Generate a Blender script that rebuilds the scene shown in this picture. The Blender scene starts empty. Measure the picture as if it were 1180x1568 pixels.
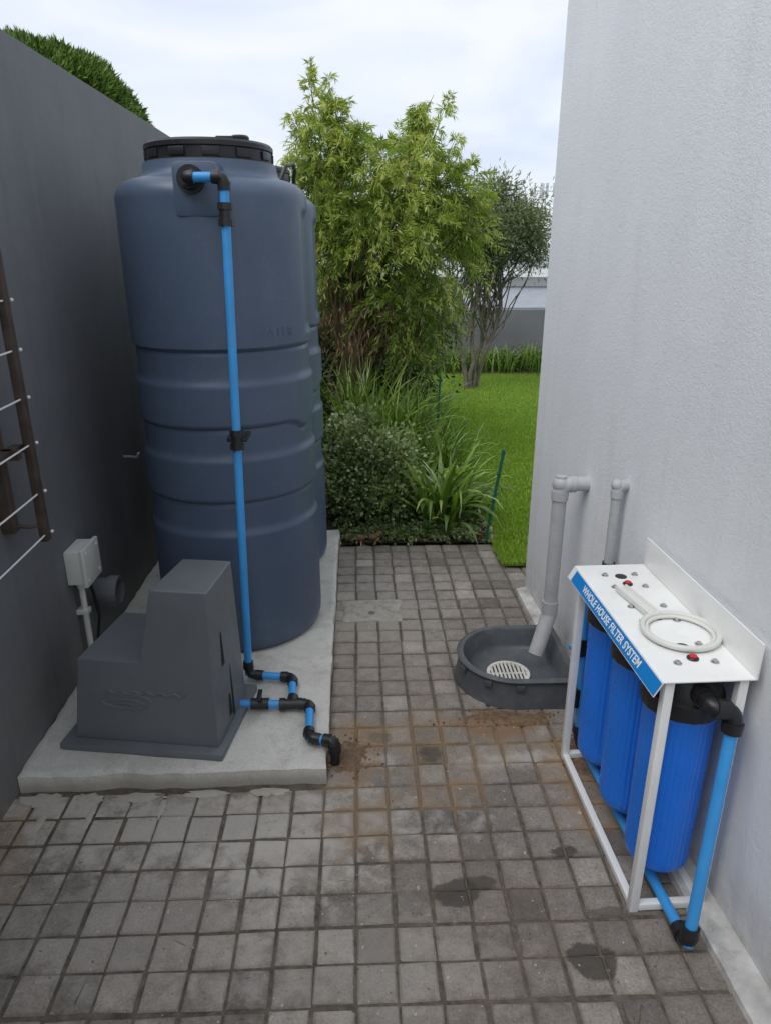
import bpy, math, random
import numpy as np
from mathutils import Vector, Matrix, noise as mn
random.seed(7); rng=np.random.default_rng(7)
scene=bpy.context.scene
R=math.radians
# ------------------------------------------------------------------ materials
class NT:
    def __init__(s,name):
        s.m=bpy.data.materials.new(name); s.m.use_nodes=True
        s.t=s.m.node_tree; s.n=s.t.nodes; s.l=s.t.links
        s.b=s.n['Principled BSDF']; s.out=s.n['Material Output']
        s._pos=None
    def pos(s):
        if s._pos is None: s._pos=s.n.new('ShaderNodeNewGeometry').outputs['Position']
        return s._pos
    def noise(s,scale,detail=4,rough=.55,dist=0,vec=None):
        n=s.n.new('ShaderNodeTexNoise'); n.inputs['Scale'].default_value=scale
        n.inputs['Detail'].default_value=detail; n.inputs['Roughness'].default_value=rough
        n.inputs['Distortion'].default_value=dist
        s.l.new(vec or s.pos(),n.inputs['Vector']); return n.outputs['Fac']
    def ramp(s,fac,stops):
        n=s.n.new('ShaderNodeValToRGB'); s.l.new(fac,n.inputs['Fac'])
        e=n.color_ramp.elements
        while len(e)<len(stops): e.new(.5)
        for i,(p,c) in enumerate(stops):
            e[i].position=p
            if not hasattr(c,'__len__'): c=(c,c,c)
            e[i].color=(*c,1)
        return n.outputs['Color']
    def mix(s,f,a,b,mode='MIX'):
        n=s.n.new('ShaderNodeMixRGB'); n.blend_type=mode
        for k,v in ((0,f),(1,a),(2,b)):
            if hasattr(v,'is_linked') or hasattr(v,'links'): s.l.new(v,n.inputs[k])
            elif k==0: n.inputs[0].default_value=v
            else: n.inputs[k].default_value=(*v,1) if hasattr(v,'__len__') else (v,v,v,1)
        return n.outputs[0]
    def math(s,op,a,b=0,clamp=False):
        n=s.n.new('ShaderNodeMath'); n.operation=op; n.use_clamp=clamp
        for k,v in ((0,a),(1,b)):
            if hasattr(v,'links'): s.l.new(v,n.inputs[k])
            else: n.inputs[k].default_value=v
        return n.outputs[0]
    def attr(s,name):
        n=s.n.new('ShaderNodeAttribute'); n.attribute_name=name; return n.outputs['Fac']
    def blob(s,cx,cy,rx,ry,soft=.5,nz=None,amt=1.2):
        if not hasattr(s,'_sx'):
            s._sx=s.n.new('ShaderNodeSeparateXYZ'); s.l.new(s.pos(),s._sx.inputs[0])
        sx=s._sx
        x=s.math('DIVIDE',s.math('SUBTRACT',sx.outputs[0],cx),rx)
        y=s.math('DIVIDE',s.math('SUBTRACT',sx.outputs[1],cy),ry)
        d=s.math('SQRT',s.math('ADD',s.math('MULTIPLY',x,x),s.math('MULTIPLY',y,y)))
        if nz is not None:
            d=s.math('ADD',d,s.math('MULTIPLY',s.math('SUBTRACT',nz,.5),amt*2))
        return s.math('DIVIDE',s.math('SUBTRACT',1.0+soft/2,d),soft,clamp=True)
    def color(s,c):
        if hasattr(c,'links'): s.l.new(c,s.b.inputs['Base Color'])
        else: s.b.inputs['Base Color'].default_value=(*c,1)
    def rough(s,r):
        if hasattr(r,'links'): s.l.new(r,s.b.inputs['Roughness'])
        else: s.b.inputs['Roughness'].default_value=r
    def bump(s,h,strength=.3,dist=.01):
        n=s.n.new('ShaderNodeBump'); n.inputs['Strength'].default_value=strength
        n.inputs['Distance'].default_value=dist
        s.l.new(h,n.inputs['Height']); s.l.new(n.outputs[0],s.b.inputs['Normal'])
    def sep(s):
        sx=s.n.new('ShaderNodeSeparateXYZ'); s.l.new(s.pos(),sx.inputs[0]); return sx.outputs

def simple(name,c,rough=.5,var=.15,scale=6,bump=0,bscale=80,metal=0,dirt=0,spec=.5):
    t=NT(name); n=t.noise(scale,5)
    lo=tuple(x*(1-var) for x in c); hi=tuple(min(1,x*(1+var)) for x in c)
    col=t.ramp(n,[(.3,lo),(.7,hi)])
    if dirt:
        n2=t.noise(14,6,.7,.4)
        col=t.mix(t.math('MULTIPLY',t.ramp(n2,[(.52,0),(.75,1)]),dirt),col,(.22,.2,.17))
    t.color(col)
    t.rough(t.ramp(t.noise(scale*4,4),[(.3,max(0,rough-.07)),(.7,min(1,rough+.1))]))
    t.b.inputs['Metallic'].default_value=metal
    t.b.inputs['Specular IOR Level'].default_value=spec
    if bump: t.bump(t.noise(bscale,4),bump,.004)
    return t.m

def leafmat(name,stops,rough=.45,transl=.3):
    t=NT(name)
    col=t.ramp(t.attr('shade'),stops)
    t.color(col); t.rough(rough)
    if transl<=0: return t.m
    tr=t.n.new('ShaderNodeBsdfTranslucent'); t.l.new(t.mix(1,col,(1.3,1.4,.6),'MULTIPLY'),tr.inputs[0])
    mx=t.n.new('ShaderNodeMixShader'); mx.inputs[0].default_value=transl
    t.l.new(t.b.outputs[0],mx.inputs[1]); t.l.new(tr.outputs[0],mx.inputs[2]); t.l.new(mx.outputs[0],t.out.inputs[0])
    return t.m

# paving
def paving_mat():
    t=NT('paver_concrete')
    n=t.noise(2.2,5,.6); fine=t.noise(150,3,.75); med=t.noise(24,6,.7,.3)
    tint=t.attr('tint'); edge=t.attr('edge')
    base=t.ramp(tint,[(0,(.050,.052,.055)),(.12,(.14,.122,.105)),(.3,(.225,.196,.168)),(.65,(.300,.262,.226)),(1,(.40,.352,.306))])
    base=t.mix(.8,base,t.ramp(n,[(.3,.78),(.7,1.15)]),'MULTIPLY')
    base=t.mix(.85,base,t.ramp(fine,[(.25,.5),(.5,1),(.8,1.4)]),'MULTIPLY')
    base=t.mix(.8,base,t.ramp(med,[(.3,.70),(.7,1.22)]),'MULTIPLY')
    nz=t.noise(7,6,.65,.5); nz2=t.noise(16,6,.7,.3)
    ef=t.math('MULTIPLY',edge,t.ramp(t.noise(35,5,.7),[(.35,.1),(.65,.85)]))
    base=t.mix(t.math('MULTIPLY',ef,.5),base,(.11,.09,.072))
    # cement haze
    for (cx,cy,rx,ry,k) in [(-.45,1.66,.6,.13,.6),(-.95,1.74,.2,.06,.6),(-.2,1.55,.2,.12,.45),(.0,1.22,.3,.16,.3),(-.55,1.35,.35,.2,.3),(.1,2.9,.3,.5,.3),(.55,1.92,.2,.035,.6),(-.3,1.45,.09,.06,.5),(.05,1.93,.06,.03,.5),(-.02,1.8,.05,.03,.5)]:
        f=t.math('MULTIPLY',t.blob(cx,cy,rx,ry,.9,nz2,1.8),k)
        base=t.mix(f,base,(.53,.49,.44))
    # sand and soil staining, strongest along the joints
    em=t.math('ADD',.36,t.math('MULTIPLY',edge,.7))
    sandc=t.mix(nz2,(.15,.10,.06),(.44,.31,.19))
    for (cx,cy,rx,ry,k) in [(.18,2.06,.36,.10,.7),(-.03,1.98,.12,.16,1.3),(.0,1.68,.09,.15,.7),(.30,1.76,.13,.06,.8),(.72,1.85,.12,.25,.95),(.35,1.9,.22,.08,.4),(.1,2.5,.3,.3,.2),(.3,1.35,.2,.2,.15),(-1.05,1.5,.1,.5,.6)]:
        f=t.math('MULTIPLY',t.math('MULTIPLY',t.blob(cx,cy,rx,ry,.6,nz,2.0),k),em,clamp=True)
        base=t.mix(f,base,sandc)
    f=t.math('MULTIPLY',t.blob(.5,2.12,.17,.07,.5,nz,1.0),.97); base=t.mix(f,base,(.25,.155,.09))
    for (cx,cy,rx,ry,k) in [(.24,1.40,.055,.04,.8),(.54,1.2,.05,.045,.85),(.57,1.53,.045,.022,.8),(.32,1.43,.04,.02,.7),(.62,1.33,.05,.015,.5),(.07,2.05,.04,.03,.35)]:
        f=t.math('MULTIPLY',t.blob(cx,cy,rx,ry,.2,nz,1.1),k)
        base=t.mix(f,base,(.06,.050,.04))
    sp=t.noise(60,2,.5)
    base=t.mix(t.math('MULTIPLY',t.ramp(sp,[(.70,0),(.74,1)]),.7),base,(.55,.52,.47))
    base=t.mix(t.math('MULTIPLY',t.ramp(sp,[(.26,1),(.30,0)]),.6),base,(.055,.05,.045))
    t.color(base); t.rough(.86)
    t.bump(t.mix(.5,fine,med),.65,.007); return t.m
M_pav=paving_mat()
t=NT('joint_sand'); c=t.ramp(t.noise(30,5,.7),[(.3,(.065,.054,.044)),(.7,(.19,.16,.13))])
nz=t.noise(7,5,.6,.4)
for b in [(.22,2.03,.42,.16),(.72,1.85,.16,.3),(.0,1.75,.12,.2),(.3,1.75,.15,.10)]:
    c=t.mix(t.math('MULTIPLY',t.blob(*b,.7,nz,1.2),.8),c,(.25,.175,.11))
t.color(c); t.rough(.95); t.bump(t.noise(160,4),.8,.006); M_joint=t.m
t=NT('sandy_soil'); t.color(t.ramp(t.noise(45,6,.7),[(.3,(.13,.08,.045)),(.55,(.25,.165,.10)),(.75,(.40,.29,.18))])); t.rough(.95); t.bump(t.noise(120,5,.7),1,.01); M_sand=t.m
t=NT('slab_concrete'); c=t.ramp(t.noise(5,7,.65,.3),[(.25,(.47,.455,.41)),(.5,(.61,.59,.54)),(.8,(.71,.69,.65))])
c=t.mix(t.math('MULTIPLY',t.ramp(t.noise(9,6,.75,.6),[(.5,0),(.7,1)]),.5),c,(.30,.28,.235))
c=t.mix(.5,c,t.ramp(t.noise(180,3),[(.3,.75),(.7,1.2)]),'MULTIPLY')
sz=t.sep(); lo_=t.math('DIVIDE',t.math('SUBTRACT',.045,sz[2]),.03,clamp=True)
c=t.mix(t.math('MULTIPLY',lo_,.6),c,(.33,.29,.235))
t.color(c); t.rough(.9); t.bump(t.noise(60,6,.7),.5,.006); M_slab=t.m
t=NT('old_mortar'); c=t.ramp(t.noise(12,7,.75,.4),[(.3,(.25,.22,.18)),(.5,(.42,.385,.33)),(.75,(.54,.51,.46))]); t.color(c); t.rough(.92); t.bump(t.noise(70,6,.7),.8,.008); M_mortar=t.m
# white plaster
t=NT('white_plaster'); sz=t.sep()
mp=t.n.new('ShaderNodeMapping'); mp.inputs['Scale'].default_value=(1,3,.35); t.l.new(t.pos(),mp.inputs[0])
c=t.ramp(t.noise(1.5,6,.6,.3,mp.outputs[0]),[(.25,(.79,.80,.82)),(.75,(.85,.86,.875))])
c=t.mix(.3,c,t.ramp(t.noise(3,6,.7,.5),[(.35,.87),(.65,1.03)]),'MULTIPLY')
low=t.math('DIVIDE',t.math('SUBTRACT',.24,sz[2]),.24,clamp=True)
c=t.mix(t.math('MULTIPLY',low,t.ramp(t.noise(9,6,.7),[(.33,0),(.65,.8)])),c,(.42,.38,.32))
streak=t.noise(4,5,.7,.2,mp.outputs[0])
c=t.mix(t.math('MULTIPLY',t.ramp(streak,[(.55,0),(.75,1)]),.2),c,(.48,.47,.45))
c=t.mix(t.math('MULTIPLY',t.ramp(t.noise(26,3,.6),[(.73,0),(.76,1)]),.35),c,(.4,.38,.35))
t.color(c); t.rough(.8); t.b.inputs['Specular IOR Level'].default_value=.3
t.bump(t.mix(.4,t.noise(60,6,.7),t.noise(190,3)),.6,.006); M_white=t.m
# dark plaster
t=NT('dark_plaster'); sz=t.sep()
c=t.ramp(t.noise(1.6,7,.65,.4),[(.3,(.142,.147,.163)),(.7,(.19,.196,.213))])
low=t.math('DIVIDE',t.math('SUBTRACT',.5,sz[2]),.45,clamp=True)
c=t.mix(t.math('MULTIPLY',low,t.ramp(t.noise(7,7,.75,.3),[(.4,0),(.66,.85)])),c,(.25,.225,.17))
c=t.mix(t.math('MULTIPLY',t.ramp(t.noise(30,5,.8),[(.68,0),(.74,1)]),.5),c,(.33,.33,.33))
mp=t.n.new('ShaderNodeMapping'); mp.inputs['Scale'].default_value=(1,4,.3); t.l.new(t.pos(),mp.inputs[0])
c=t.mix(t.math('MULTIPLY',t.ramp(t.noise(3,6,.7,.2,mp.outputs[0]),[(.5,0),(.75,1)]),.35),c,(.10,.10,.107))
t.color(c); t.rough(.72); t.bump(t.noise(70,5,.6),.3,.004); M_dark=t.m
# grass / soil
t=NT('ground_earth'); t.color(t.ramp(t.noise(.4,6,.6),[(.3,(.05,.085,.025)),(.7,(.09,.12,.04))])); t.rough(.95); M_ground=t.m
t=NT('bed_soil'); t.color(t.ramp(t.noise(14,7,.7),[(.3,(.035,.025,.018)),(.6,(.09,.065,.045)),(.8,(.15,.115,.08))])); t.rough(.95); t.bump(t.noise(50,6,.7),1,.03); M_soil=t.m
t=NT('lawn_turf'); t.color(t.ramp(t.noise(5,7,.7),[(.3,(.12,.22,.02)),(.7,(.22,.36,.035))])); t.rough(.9); t.bump(t.noise(90,4),1,.03); M_turf=t.m
M_blade=leafmat('lawn_blades',[(0,(.14,.27,.02)),(.5,(.28,.43,.045)),(1,(.46,.58,.12))],.5,.25)
# plastics
t=NT('tank_plastic')
c=t.ramp(t.noise(3,5,.6),[(.3,(.074,.106,.164)),(.7,(.085,.120,.182))])
c=t.mix(t.math('MULTIPLY',t.ramp(t.noise(9,7,.75,.5),[(.55,0),(.78,1)]),.2),c,(.24,.27,.31))
mp=t.n.new('ShaderNodeMapping'); mp.inputs['Scale'].default_value=(9,9,.6); t.l.new(t.pos(),mp.inputs[0])
c=t.mix(t.math('MULTIPLY',t.ramp(t.noise(4,5,.7,.1,mp.outputs[0]),[(.58,0),(.75,1)]),.12),c,(.27,.29,.32))
t.color(c); t.rough(t.ramp(t.noise(12,5),[(.3,.34),(.7,.47)])); t.bump(t.noise(260,3),.05,.002); M_tank=t.m
M_blk=simple('black_plastic',(.017,.017,.019),.38,.2,20,.1,200)
M_bluepipe=simple('blue_pipe_plastic',(.05,.34,.78),.38,.08,9,dirt=.14)
M_filter=simple('blue_housing_plastic',(.012,.19,.80),.32,.05,6,.05,120,dirt=.05)
M_pump=simple('pump_cover_plastic',(.142,.153,.166),.46,.07,5,.12,300,dirt=.14)
M_wmetal=simple('white_powder_coat',(.86,.86,.84),.35,.04,8,dirt=.10)
M_bluestrip=simple('blue_label',(.01,.22,.60),.35,.03)
M_text=simple('white_print',(.85,.85,.85),.5,.02)
M_red=simple('red_button',(.6,.01,.015),.3,.05)
M_chrome=simple('zinc_bolt',(.6,.6,.6),.3,.1,40,metal=1)
M_grey=simple('grey_pvc',(.46,.465,.475),.5,.07,10,dirt=.45)
M_dgrey=simple('dark_grey_pvc',(.14,.145,.155),.5,.15,10,dirt=.3)
M_gully=simple('gully_plastic',(.085,.092,.102),.42,.2,8,.2,90,dirt=.45)
M_box=simple('electrical_box_plastic',(.72,.72,.67),.45,.05,8,dirt=.12)
M_steel=simple('brown_painted_steel',(.07,.05,.04),.6,.4,18,.3,60)
M_cord=simple('white_cord',(.8,.8,.78),.6,.05)
M_bark=simple('bark',(.20,.14,.085),.9,.4,12,.9,40)
M_obark=simple('grey_bark',(.20,.17,.14),.9,.3,14,.9,40)
M_stake=simple('green_painted_steel',(.01,.11,.08),.5,.2,20)
M_stone=simple('edging_stone',(.36,.33,.29),.9,.3,14,.8,40)
M_brick=simple('edging_brick',(.22,.12,.08),.9,.35,14,.8,40)
M_roof=simple('roof_sheet',(.30,.32,.35),.7,.1,4)
M_hwhite=simple('house_paint',(.82,.82,.80),.8,.05,2)
M_glass=simple('window_glass',(.03,.04,.05),.1,.1)
M_galv=simple('galvanised_steel',(.45,.46,.48),.5,.1,metal=.3)

# ------------------------------------------------------------------ mesh builder
class MB:
    def __init__(s): s.v=[];s.f=[];s.mi=[]
    def add(s,vs,fs,m=0):
        o=len(s.v); s.v+= [tuple(v) for v in vs]; s.f+=[tuple(i+o for i in f) for f in fs]; s.mi+=[m]*len(fs)
    def cyl(s,p0,p1,r0,r1=None,seg=20,m=0,cap=True):
        p0=Vector(p0);p1=Vector(p1); r1=r0 if r1 is None else r1
        d=(p1-p0).normalized(); a=d.orthogonal().normalized(); b=d.cross(a)
        vs=[];
        for p,r in((p0,r0),(p1,r1)):
            for i in range(seg):
                t=2*math.pi*i/seg; vs.append(p+a*math.cos(t)*r+b*math.sin(t)*r)
        fs=[(i,(i+1)%seg,seg+(i+1)%seg,seg+i) for i in range(seg)]
        if cap: fs+=[tuple(range(seg-1,-1,-1)),tuple(range(seg,2*seg))]
        s.add(vs,fs,m)
    def ring(s,p0,p1,ro,ri,seg=28,m=0):
        p0=Vector(p0);p1=Vector(p1); d=(p1-p0).normalized(); a=d.orthogonal().normalized(); b=d.cross(a); vs=[]
        for p,r in((p0,ro),(p1,ro),(p1,ri),(p0,ri)):
            for i in range(seg):
                t=2*math.pi*i/seg; vs.append(p+a*math.cos(t)*r+b*math.sin(t)*r)
        fs=[]
        for k in range(4):
            k2=(k+1)%4
            fs+=[(k*seg+i,k*seg+(i+1)%seg,k2*seg+(i+1)%seg,k2*seg+i) for i in range(seg)]
        s.add(vs,fs,m)
    def box(s,x0,x1,y0,y1,z0,z1,m=0,bev=0,M=None):
        b=min(bev,(x1-x0)/2.01,(y1-y0)/2.01,(z1-z0)/2.01)
        if b<=0:
            vs=[(x,y,z) for z in(z0,z1) for y in(y0,y1) for x in(x0,x1)]
            fs=[(0,2,3,1),(4,5,7,6),(0,1,5,4),(2,6,7,3),(0,4,6,2),(1,3,7,5)]
        else:
            import bmesh
            bm=bmesh.new(); bmesh.ops.create_cube(bm,size=1)
            for v in bm.verts: v.co=Vector(((x0+x1)/2+v.co.x*(x1-x0),(y0+y1)/2+v.co.y*(y1-y0),(z0+z1)/2+v.co.z*(z1-z0)))
            bmesh.ops.bevel(bm,geom=bm.edges[:],offset=b,segments=2,profile=.6,affect='EDGES')
            bm.verts.index_update(); vs=[v.co.copy() for v in bm.verts]; fs=[[v.index for v in f.verts] for f in bm.faces]; bm.free()
        if M is not None: vs=[M@Vector(v) for v in vs]
        s.add(vs,fs,m)
    def lathe(s,prof,c,seg=48,m=0,fn=None,axis='Z'):
        vs=[];n=len(prof)
        for (r,z) in prof:
            for i in range(seg):
                t=2*math.pi*i/seg; rr=r if fn is None else fn(r,z,t)
                vs.append((c[0]+rr*math.cos(t),c[1]+rr*math.sin(t),c[2]+z))
        fs=[(k*seg+i,k*seg+(i+1)%seg,(k+1)*seg+(i+1)%seg,(k+1)*seg+i) for k in range(n-1) for i in range(seg)]
        fs+=[tuple(range(seg-1,-1,-1)),tuple(range((n-1)*seg,n*seg))]
        s.add(vs,fs,m)
    def sphere(s,c,r,m=0,seg=16,sc=(1,1,1)):
        vs=[];rings=10
        for k in range(1,rings):
            ph=math.pi*k/rings
            for i in range(seg):
                t=2*math.pi*i/seg; vs.append((c[0]+r*sc[0]*math.sin(ph)*math.cos(t),c[1]+r*sc[1]*math.sin(ph)*math.sin(t),c[2]-r*sc[2]*math.cos(ph)))
        n=rings-1
        fs=[(k*seg+i,k*seg+(i+1)%seg,(k+1)*seg+(i+1)%seg,(k+1)*seg+i) for k in range(n-1) for i in range(seg)]
        fs+=[tuple(range(seg-1,-1,-1)),tuple(range((n-1)*seg,n*seg))]
        s.add(vs,fs,m)
    def tube(s,pts,r,m=0,seg=14,r1=None):
        n=len(pts)
        P=[Vector(p) for p in pts]; vs=[]; a=None
        for k,p in enumerate(P):
            d=((P[min(k+1,n-1)]-P[max(k-1,0)])).normalized()
            if a is None: a=d.orthogonal().normalized()
            a=(a-d*a.dot(d)).normalized(); b=d.cross(a)
            rr=r if r1 is None else r+(r1-r)*k/(n-1)
            for i in range(seg):
                t=2*math.pi*i/seg; vs.append(p+a*math.cos(t)*rr+b*math.sin(t)*rr)
        fs=[(k*seg+i,k*seg+(i+1)%seg,(k+1)*seg+(i+1)%seg,(k+1)*seg+i) for k in range(n-1) for i in range(seg)]
        fs+=[tuple(range(seg-1,-1,-1)),tuple(range((n-1)*seg,n*seg))]
        s.add(vs,fs,m)
    def elbow(s,pa,c,pb,r,m=0,seg=16,L=.035,nut=True):
        c=Vector(c); da=(Vector(pa)-c).normalized(); db=(Vector(pb)-c).normalized()
        pts=[]
        for k in range(9):
            u=k/8; p=(c+da*L)*(1-u)**2+c*2*u*(1-u)+(c+db*L)*u*u; pts.append(p)
        s.tube(pts,r*1.22,m,seg)
        if nut:
            for d in(da,db): s.cyl(c+d*L*.85,c+d*(L+.022),r*1.45,r*1.35,seg=12,m=m)
    def build(s,name,mats,smooth=True,angle=35):
        me=bpy.data.meshes.new(name); me.from_pydata(s.v,[],s.f)
        for m in mats: me.materials.append(m)
        me.polygons.foreach_set('material_index',s.mi)
        if smooth:
            me.polygons.foreach_set('use_smooth',[True]*len(me.polygons)); me.set_sharp_from_angle(angle=R(angle))
        me.update(); o=bpy.data.objects.new(name,me); scene.collection.objects.link(o); return o
def group(name,loc,objs):
    e=bpy.data.objects.new(name,None); e.location=loc; e.empty_display_size=.1; scene.collection.objects.link(e)
    for o in objs:
        o.parent=e; o.matrix_parent_inverse=Matrix.Translation(-Vector(loc))
    return e
def sheet(name,xs,ys,fz,mat,smooth=True):
    vs=[(x,y,fz(x,y)) for y in ys for x in xs]; n=len(xs)
    fs=[(j*n+i,j*n+i+1,(j+1)*n+i+1,(j+1)*n+i) for j in range(len(ys)-1) for i in range(n-1)]
    b=MB(); b.add(vs,fs); return b.build(name,[mat],smooth,80)

# ------------------------------------------------------------------ ground
def gz(x,y):
    if y<10.9: return -.03
    u=min(1,(y-10.9)/5); u=u*u*(3-2*u); return -.03-2.2*u
sheet('ground',[-300,-60,-20,-8,-3,0,3,8,20,60,300],[-60,-20,-5,0,5,10,10.9,11.5,12,13,14,15,16,18,25,50,120,400],gz,M_ground)
# paving blocks
pv=[];pf=[];pt=[];pe=[]
x0=-1.118; cs=.0995
sheet('paving_bed',list(np.linspace(-1.13,1.0,30)),list(np.linspace(-1.2,3.80,60)),lambda x,y:-.0052+.003*mn.noise(Vector((x*9,y*9,0))),M_joint)
for j in range(0,50):
    yy=3.80-(j+1)*cs
    if yy<-1.1: break
    rowoff=random.uniform(-.002,.002)
    for i in range(0,22):
        xx=x0+i*cs
        if xx>.98: continue
        if xx+.5*cs<-.13 and yy>1.79: continue
        rx=random.uniform(-.0025,.0025); ry=random.uniform(-.0025,.0025)+.002*math.sin(i*.7)
        gl=random.uniform(.0014,.0042); gr=random.uniform(.0014,.0042); g=random.uniform(.0013,.0035)
        a0=xx+gl+rx; a1=xx+cs-gr+rx; b0=yy+g+ry+rowoff; b1=yy+cs-g+ry+rowoff
        zt=random.uniform(-.0014,.0016); tx=random.uniform(-.001,.001); ty=random.uniform(-.001,.001)
        o=len(pv); rot=random.uniform(-.014,.014); cx=(a0+a1)/2; cy=(b0+b1)/2
        chip=[random.uniform(1.6,2.6) if random.random()<.85 else random.uniform(2.8,4.5) for _ in range(4)]
        def addring(ins,z,jit=0,e=1):
            k=[ins*c for c in chip]
            for (px,py) in ((a0+ins,b0+k[0]),(a0+k[0],b0+ins),(a1-k[1],b0+ins),(a1-ins,b0+k[1]),(a1-ins,b1-k[2]),(a1-k[2],b1-ins),(a0+k[3],b1-ins),(a0+ins,b1-k[3])):
                dx=px-cx; dy=py-cy
                pv.append((cx+dx-dy*rot+random.uniform(-jit,jit),cy+dy+dx*rot+random.uniform(-jit,jit),z+zt+tx*dx*20+ty*dy*20)); pe.append(e)
        addring(.0004,-.014,.0010);addring(.0014,-.0040,.0012);addring(.0050,0,.0010,1);addring(.016,.0003,.0015,0)
        for k in range(3):
            for q in range(8): pf.append((o+k*8+q,o+k*8+(q+1)%8,o+k*8+8+(q+1)%8,o+k*8+8+q))
        pf.append(tuple(o+24+q for q in range(8)))
        tn=min(1,max(.2,random.gauss(.52,.16)))
        if yy<1.75: tn=max(.16,tn-.10)
        if abs(cx-.24)<.05 and abs(cy-1.93)<.05: tn=.0
        pt+= [tn]*32
me=bpy.data.meshes.new('paved_yard'); me.from_pydata(pv,[],pf); me.materials.append(M_pav)
at=me.attributes.new('tint','FLOAT','POINT'); at.data.foreach_set('value',pt)
at=me.attributes.new('edge','FLOAT','POINT'); at.data.foreach_set('value',[float(x) for x in pe])
o=bpy.data.objects.new('paved_yard',me); scene.collection.objects.link(o)
def rough_slab(name,x0,x1,y0,y1,z0,z1,nx,ny,mat,amp=.002,edge=.006):
    vs=[];xs=np.linspace(x0,x1,nx);ys=np.linspace(y0,y1,ny)
    for y in ys:
        for x in xs:
            ex=x;ey=y
            if x in(xs[0],xs[-1]): ex=x+edge*mn.noise(Vector((x*3,y*14,2)))
            if y in(ys[0],ys[-1]): ey=y+edge*mn.noise(Vector((x*14,y*3,5)))
            e=min(x-x0,x1-x,y-y0,y1-y); dz=-.006 if e<1e-6 else 0
            vs.append((ex,ey,z1+dz+amp*mn.noise(Vector((x*6,y*6,1)))))
    n=nx; fs=[(j*n+i,j*n+i+1,(j+1)*n+i+1,(j+1)*n+i) for j in range(ny-1) for i in range(nx-1)]
    rim=[i for i in range(nx)]+[j*n+n-1 for j in range(1,ny)]+[(ny-1)*n+i for i in range(nx-2,-1,-1)]+[j*n for j in range(ny-2,0,-1)]
    o=len(vs); vs+=[(vs[k][0],vs[k][1],z0) for k in rim]
    m=len(rim); fs+=[(rim[k],o+k,o+(k+1)%m,rim[(k+1)%m]) for k in range(m)]
    b=MB(); b.add(vs,fs); return b.build(name,[mat],True,50)
rough_slab('concrete_slab',-1.089,-.12,1.835,3.92,-.01,.06,90,150,M_slab,.003,.009)
rough_slab('concrete_patch',-.085,.195,2.885,3.10,-.01,.0085,24,20,M_mortar,.004,.012)
b=MB(); b.cyl((.05,2.96,.004),(.05,2.96,.0105),.016,seg=20); b.build('hole_disc',[M_dgrey])  # dark disc standing in for the small open hole in the patch
b=MB()
for (cx,cy,rx,ry) in [(-1.0,1.79,.07,.03),(-.86,1.79,.05,.025),(-.70,1.79,.08,.022),(-.5,1.80,.07,.016),(-.3,1.80,.06,.018),(-.97,1.70,.012,.05),(-.83,1.71,.012,.05),(-.62,1.74,.010,.04)]:
    n=24; vs=[(cx,cy,.006)]+[(cx+rx*math.cos(a)*(1+.6*mn.noise(Vector((cx*9+math.cos(a)*3,math.sin(a)*3,0)))),cy+ry*math.sin(a)*(1+.6*mn.noise(Vector((cx*7+math.cos(a)*3,math.sin(a)*3,4)))),.0005) for a in np.linspace(0,2*math.pi,n,endpoint=False)]
    b.add(vs,[(0,1+k,1+(k+1)%n) for k in range(n)])
b.build('mortar_smears',[M_slab],True,80)
b=MB()
for k in range(170):
    x=random.uniform(-1.05,.8);y=random.uniform(.7,3.6)
    if x<-.1 and y>1.8: continue
    s=random.uniform(.001,.0032); b.sphere((x,y,s*.6+.001),s,random.choice((0,0,1)),5,(1,random.uniform(.6,1),.7))
b.build('grit',[M_slab,M_sand])
# ------------------------------------------------------------------ walls
b=MB(); b.box(-1.34,-1.09,-3,10.75,-.1,2.26,0,.006); b.build('boundary_wall',[M_dark])
b=MB(); b.box(-1.08,9,10.75,10.95,-2.5,.84,0,.006); b.build('boundary_wall',[M_dark])
def wx(y): return .91-(y-1.3)*.042
b=MB()
yA,yB=-3.0,3.2
vs=[]
for z in(-.1,5.2):
    vs+=[(wx(yA),yA,z),(wx(yB),yB,z),(7,yB+.26,z),(7,yA,z)]
b.add(vs,[(3,2,1,0),(4,5,6,7),(0,1,5,4),(1,2,6,5),(2,3,7,6),(3,0,4,7)])
hw=b.build('walls',[M_white],False)
bv=hw.modifiers.new('bev','BEVEL'); bv.width=.008; bv.segments=3
b=MB()
def px_(y): return .838-(y-1.2)*.030
ys=list(np.linspace(-3,3.17,120))
vs=[]
for y in ys:
    w=px_(y)+.008*mn.noise(Vector((0,y*9,0)))
    vs+=[(w,y,-.01),(w+.004,y,.018+.003*mn.noise(Vector((1,y*8,0)))),(wx(y)+.02,y,.03)]
n=len(ys); fs=[]
for k in range(n-1):
    for q in(0,1): fs.append((k*3+q,k*3+q+1,(k+1)*3+q+1,(k+1)*3+q))
fs.append(tuple((n-1)*3+q for q in(0,1,2)))
b.add(vs,fs); hp=b.build('plinth',[simple('worn_plinth_cement',(.56,.55,.52),.9,.3,12,.6,70,dirt=.7)],True,60)
b=MB(); vs=[]
for z in(5.2,5.32):
    vs+=[(wx(yA)-.02,yA-.3,z),(wx(yB)-.02,yB+.02,z),(7.3,yB+.3,z),(7.3,yA-.3,z)]
b.add(vs,[(3,2,1,0),(4,5,6,7),(0,1,5,4),(1,2,6,5),(2,3,7,6),(3,0,4,7)]); hr=b.build('roof',[M_roof],False)
group('plastered_house',(3,0,0),[hw,hp,hr])

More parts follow.
